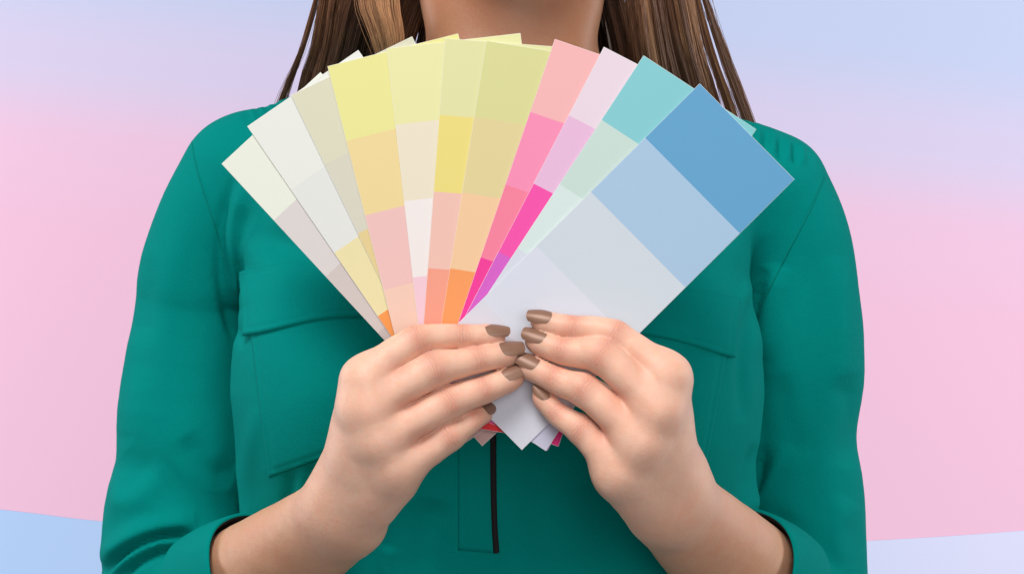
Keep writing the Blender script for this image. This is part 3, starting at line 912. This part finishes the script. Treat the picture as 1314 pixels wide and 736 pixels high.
# ------------------------------------------------------------------ hair
def hair_lock(name, guides, count, shade, parent, rad=(.00013, .00026), clumps=24, jit=.004, wave=.0012, gap=0.0, seed=1):
    """guides: list of polylines of (px, py, y) from the inner to the outer edge of the lock."""
    r = np.random.default_rng(seed)
    G = np.array([[P(*q) for q in gl] for gl in guides])         # (ng, np, 3)
    ng, npn, _ = G.shape
    pos = np.linspace(0, 1, ng)
    cl = np.sort(r.random(clumps)); cdep = r.normal(0, jit, clumps); csh = r.normal(0, 0.08, clumps); cph = r.random(clumps) * 6
    k = r.integers(clumps, size=count)
    u = np.clip(cl[k] + r.normal(0, (0.55 - 0.3 * gap) / clumps * 1.6, count), 0, 1)
    f = u * (ng - 1); i0 = np.minimum(f.astype(int), ng - 2); f = (f - i0)[:, None, None]
    pts = G[i0] * (1 - f) + G[i0 + 1] * f                          # (count, npn, 3)
    pts = pts + r.normal(0, jit * 0.35, (count, 1, 3)) * np.array([.25, 1, .2])
    pts[:, :, 1] += cdep[k][:, None]
    s = np.stack([spline(pts[:, :, c].T, 3) for c in range(3)], -1)     # (m, count, 3)
    m = len(s); tt = np.linspace(0, 1, m)[:, None]
    s[:, :, 0] += wave * np.sin(tt * 5 + cph[k][None]) + 0.0005 * np.sin(tt * 11 + r.random(count)[None] * 6)
    s[:, :, 0] += r.normal(0, 0.0012, count)[None] * tt ** 2
    fly = r.random(count) < 0.02                                    # flyaways
    s[:, :, 0] += (fly * r.normal(0, 0.0035, count))[None] * np.sin(tt * 3)
    rr = r.uniform(*rad, count)
    an = np.arange(3) * 2.0944
    of = np.stack([np.cos(an), np.sin(an), 0 * an], 1)
    W = s[:, :, None, :] + rr[None, :, None, None] * of[None, None]
    vid = np.arange(m * count * 3).reshape(m, count, 3)
    q = np.stack([vid[:-1], np.roll(vid, -1, 2)[:-1], np.roll(vid, -1, 2)[1:], vid[1:]], -1).reshape(-1, 4)
    sh = np.array([shade(a) for a in u]) + csh[k] + r.normal(0, 0.09, count)
    Sh = [np.broadcast_to(sh[None, :, None], (m, count, 3)).ravel()]
    Vs = [W.reshape(-1, 3)]; Fs = [q]
    o = mesh_np(name, np.concatenate(Vs), np.concatenate(Fs), HAIR, parent)
    at = o.data.attributes.new('shade', 'FLOAT', 'POINT'); at.data.foreach_set('value', np.clip(np.concatenate(Sh), 0, 1).astype(np.float32))
    return o

# scalp cap and the mass at the nape (out of the picture except behind the neck)
def ellipsoid(c, r, nu=40, nv=24, cut=None):
    V = []; F = []
    for j in range(nv + 1):
        th = math.pi * j / nv
        for i in range(nu):
            ph = 2 * math.pi * i / nu
            V.append((c[0] + r[0] * math.sin(th) * math.cos(ph), c[1] + r[1] * math.sin(th) * math.sin(ph), c[2] + r[2] * math.cos(th)))
    for j in range(nv):
        for i in range(nu):
            q = (j * nu + i, (j + 1) * nu + i, (j + 1) * nu + (i + 1) % nu, j * nu + (i + 1) % nu)
            m = np.mean([V[k] for k in q], axis=0)
            if cut and cut(m): continue
            F.append(q)
    return V, F
V_, F_ = ellipsoid((nx, .035, hz + .035), (.088, .108, .105), cut=lambda m: m[1] < -.02 and m[2] < hz + .085)
hair = mesh_np('hair', V_, F_, HAIR, person)
at = hair.data.attributes.new('shade', 'FLOAT', 'POINT'); at.data.foreach_set('value', np.full(len(V_), .35, np.float32))
hair['label'] = 'long straight brown hair with lighter streaks'
# guides run from the crown to below the shoulder line
def left_sh(u): return 0.42 + 0.16 * math.sin(u * 9)
hair_lock('hair_lock', [[(585, -420, .10), (575, -120, .07), (560, -40, .055), (552, 0, .055), (532, 55, .06), (515, 140, .07), (505, 240, .09)],
                        [(560, -440, .06), (505, -140, .03), (490, -40, .02), (478, 0, .02), (462, 60, .035), (448, 140, .065), (440, 240, .10)],
                        [(530, -400, .07), (440, -140, .05), (422, -40, .045), (411, 0, .045), (402, 58, .06), (384, 114, .085), (362, 240, .12)]],
          5200, left_sh, hair, clumps=90, jit=.003, seed=3)
hair_lock('hair_lock', [[(565, -440, .03), (532, -140, -.005), (522, -40, -.012), (513, 0, -.012), (516, 45, -.004), (512, 90, .01), (505, 200, .03)],
                        [(545, -430, .03), (492, -140, -.005), (475, -40, -.012), (463, 0, -.012), (478, 45, -.004), (490, 90, .01), (488, 200, .03)]],
          900, lambda u: 1.0 - 0.2 * u, hair, clumps=12, jit=.0025, seed=4)['label'] = 'light caramel streak of hair'
hair_lock('hair_lock', [[(520, -400, .07), (440, -150, .05), (414, -30, .045), (407, 0, .05), (388, 68, .06), (367, 120, .085), (345, 200, .11)],
                        [(520, -400, .07), (430, -150, .05), (410, -30, .045), (403, 0, .05), (383, 68, .06), (362, 120, .085), (338, 200, .11)]],
          120, lambda u: 0.62, hair, clumps=4, jit=.002, seed=5)
def right_sh(u): return 0.15 + 0.95 * u if u < 0.5 else 0.60 - 0.12 * math.sin(u * 11)  # inner strands coloured dark for the shade beside the neck
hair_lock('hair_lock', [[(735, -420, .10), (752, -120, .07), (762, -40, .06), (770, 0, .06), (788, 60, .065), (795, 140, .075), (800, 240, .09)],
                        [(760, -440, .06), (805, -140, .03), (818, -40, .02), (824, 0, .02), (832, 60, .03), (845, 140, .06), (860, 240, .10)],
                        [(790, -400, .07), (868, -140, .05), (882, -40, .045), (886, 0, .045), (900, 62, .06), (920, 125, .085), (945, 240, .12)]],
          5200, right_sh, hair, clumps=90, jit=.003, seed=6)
hair_lock('hair_lock', [[(790, -400, .07), (870, -150, .05), (880, -30, .045), (884, 0, .05), (900, 62, .065), (926, 132, .085), (950, 220, .11)],
                        [(800, -400, .07), (892, -150, .05), (903, -30, .045), (910, 0, .05), (932, 62, .065), (957, 136, .085), (985, 220, .11)]],
          600, lambda u: 0.55, hair, clumps=7, jit=.002, gap=1.5, seed=8)
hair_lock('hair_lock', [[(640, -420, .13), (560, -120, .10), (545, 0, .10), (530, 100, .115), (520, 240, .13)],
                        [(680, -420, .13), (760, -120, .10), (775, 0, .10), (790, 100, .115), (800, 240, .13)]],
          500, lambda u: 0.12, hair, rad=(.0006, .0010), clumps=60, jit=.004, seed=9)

# ------------------------------------------------------------------ colour cards
CW, CL_ = 173.0, 493.0
WHITE = mat_card('card_white', lin(240, 240, 238))
CARDS = [   # top-left corner, a second point further down the left edge, five patch colours from the top
 ((284, 210), (619, 572), [(241, 244, 230), (226, 219, 217), (216, 204, 200), (204, 193, 190), (210, 168, 163)],
  'cream to greige colour card, lowest and leftmost of the fan', 0),
 ((317, 162), (596, 568), [(240, 241, 234), (235, 236, 232), (244, 231, 178), (252, 160, 84), (208, 166, 160)],
  'white colour card ending in yellow and orange, second from left in the fan', 0),
 ((373, 122), (588, 566), [(227, 224, 198), (223, 219, 201), (236, 213, 152), (240, 205, 150), (234, 46, 50)],
  'beige to straw colour card between the white and the bright yellow card', 0),
 ((420, 85), (540, 563), [(242, 237, 156), (246, 222, 160), (247, 200, 196), (250, 211, 192), (235, 40, 48)],
  'bright lemon yellow colour card, fourth from left, with pink below', 0),
 ((496, 62), (552, 552), [(241, 238, 176), (243, 233, 208), (249, 240, 238), (249, 209, 222), (245, 190, 210)],
  'pale cream yellow colour card fading to white and blush', 0),
 ((571, 49), (534, 541), [(233, 231, 172), (244, 226, 132), (248, 200, 186), (252, 165, 142), (245, 120, 110)],
  'khaki and mustard colour card with salmon below, left of the orange-footed card', 0),
 ((624, 52), (546, 539), [(225, 223, 155), (233, 216, 158), (251, 208, 164), (255, 162, 98), (236, 44, 54)],
  'olive yellow colour card running down to strong orange', 0),
 ((712, 50), (553, 516), [(252, 187, 188), (255, 148, 188), (254, 134, 164), (250, 60, 160), (238, 40, 130)],
  'salmon pink colour card running down to hot pink', 0),
 ((775, 60), (549, 498), [(240, 221, 233), (240, 192, 227), (254, 84, 178), (222, 100, 208), (200, 120, 210)],
  'pale lilac colour card with magenta and violet below', 0),
 ((826, 71), (556, 483), [(137, 209, 216), (206, 228, 220), (222, 238, 236), (222, 226, 238), (206, 204, 226)],
  'turquoise colour card with mint below, just behind the blue card', 0),
 ((898, 107), (548, 454), [(101, 168, 212), (174, 204, 232), (214, 223, 233), (224, 228, 241), (224, 224, 236)],
  'blue colour card fading to pale grey, frontmost of the fan', 0),
]
CK = 0.86
def box_mesh(name, x0, x1, z0, z1, y0, y1, mat, parent, fr, bow):
    """Thin slab in the card frame; fr maps (x, y, z) to the world; a gentle bow runs along the card."""
    nz_ = 9
    W = []
    for i in range(nz_):
        z = z0 + (z1 - z0) * i / (nz_ - 1)
        dy = bow(z)
        W += [fr(x0, y0 + dy, z), fr(x1, y0 + dy, z), fr(x1, y1 + dy, z), fr(x0, y1 + dy, z)]
    F = []
    for i in range(nz_ - 1):
        a = 4 * i; c = a + 4
        for k in range(4):
            F.append((a + k, a + (k + 1) % 4, c + (k + 1) % 4, c + k))
    F += [(3, 2, 1, 0), (4 * nz_ - 4, 4 * nz_ - 3, 4 * nz_ - 2, 4 * nz_ - 1)]
    return mesh_np(name, W, F, mat, parent, smooth=False)
for i, (tl, bl_, cols, label, _) in enumerate(CARDS):
    yc = -0.1850 - 0.00086 * i
    s = (DIST + yc) / DIST / PPM
    A = P(*tl, yc); B = P(*bl_, yc)
    dn = (B - A); dn /= np.linalg.norm(dn)
    rt = np.array([-dn[2], 0, dn[0]]); rt = rt if rt[0] > 0 else -rt
    W_, L_ = CW * s, CL_ * s
    e = bpy.data.objects.new('colour_card', None); COL.objects.link(e); e.empty_display_size = .02
    org = A + rt * W_ / 2 + dn * L_
    e.location = org
    tag(e, label, 'colour card', 'fanned colour cards')
    tilt = 0.0022
    def fr(x, y, z, A=A, rt=rt, dn=dn, tilt=tilt, W_=W_):
        return A + rt * x + dn * z + np.array([0, y + tilt * (x - W_ / 2), 0])
    bow = lambda z, L_=L_: 0.0016 * ((1 - z / L_) ** 2)
    box_mesh('card_base', 0, W_, 0, L_, 0.0, 0.00035, WHITE, e, fr, bow)
    m_ = 0.00014
    for k, c in enumerate(cols):
        z0 = m_ + (L_ - 2 * m_) * k / 5; z1 = m_ + (L_ - 2 * m_) * (k + 1) / 5
        cc = lin(*c); cc = (cc[0] * CK, cc[1] * CK, cc[2] * CK, 1)
        box_mesh('colour_patch', m_, W_ - m_, z0, z1, -0.00008, 0.0000, mat_card('card_print', cc), e, fr, bow)
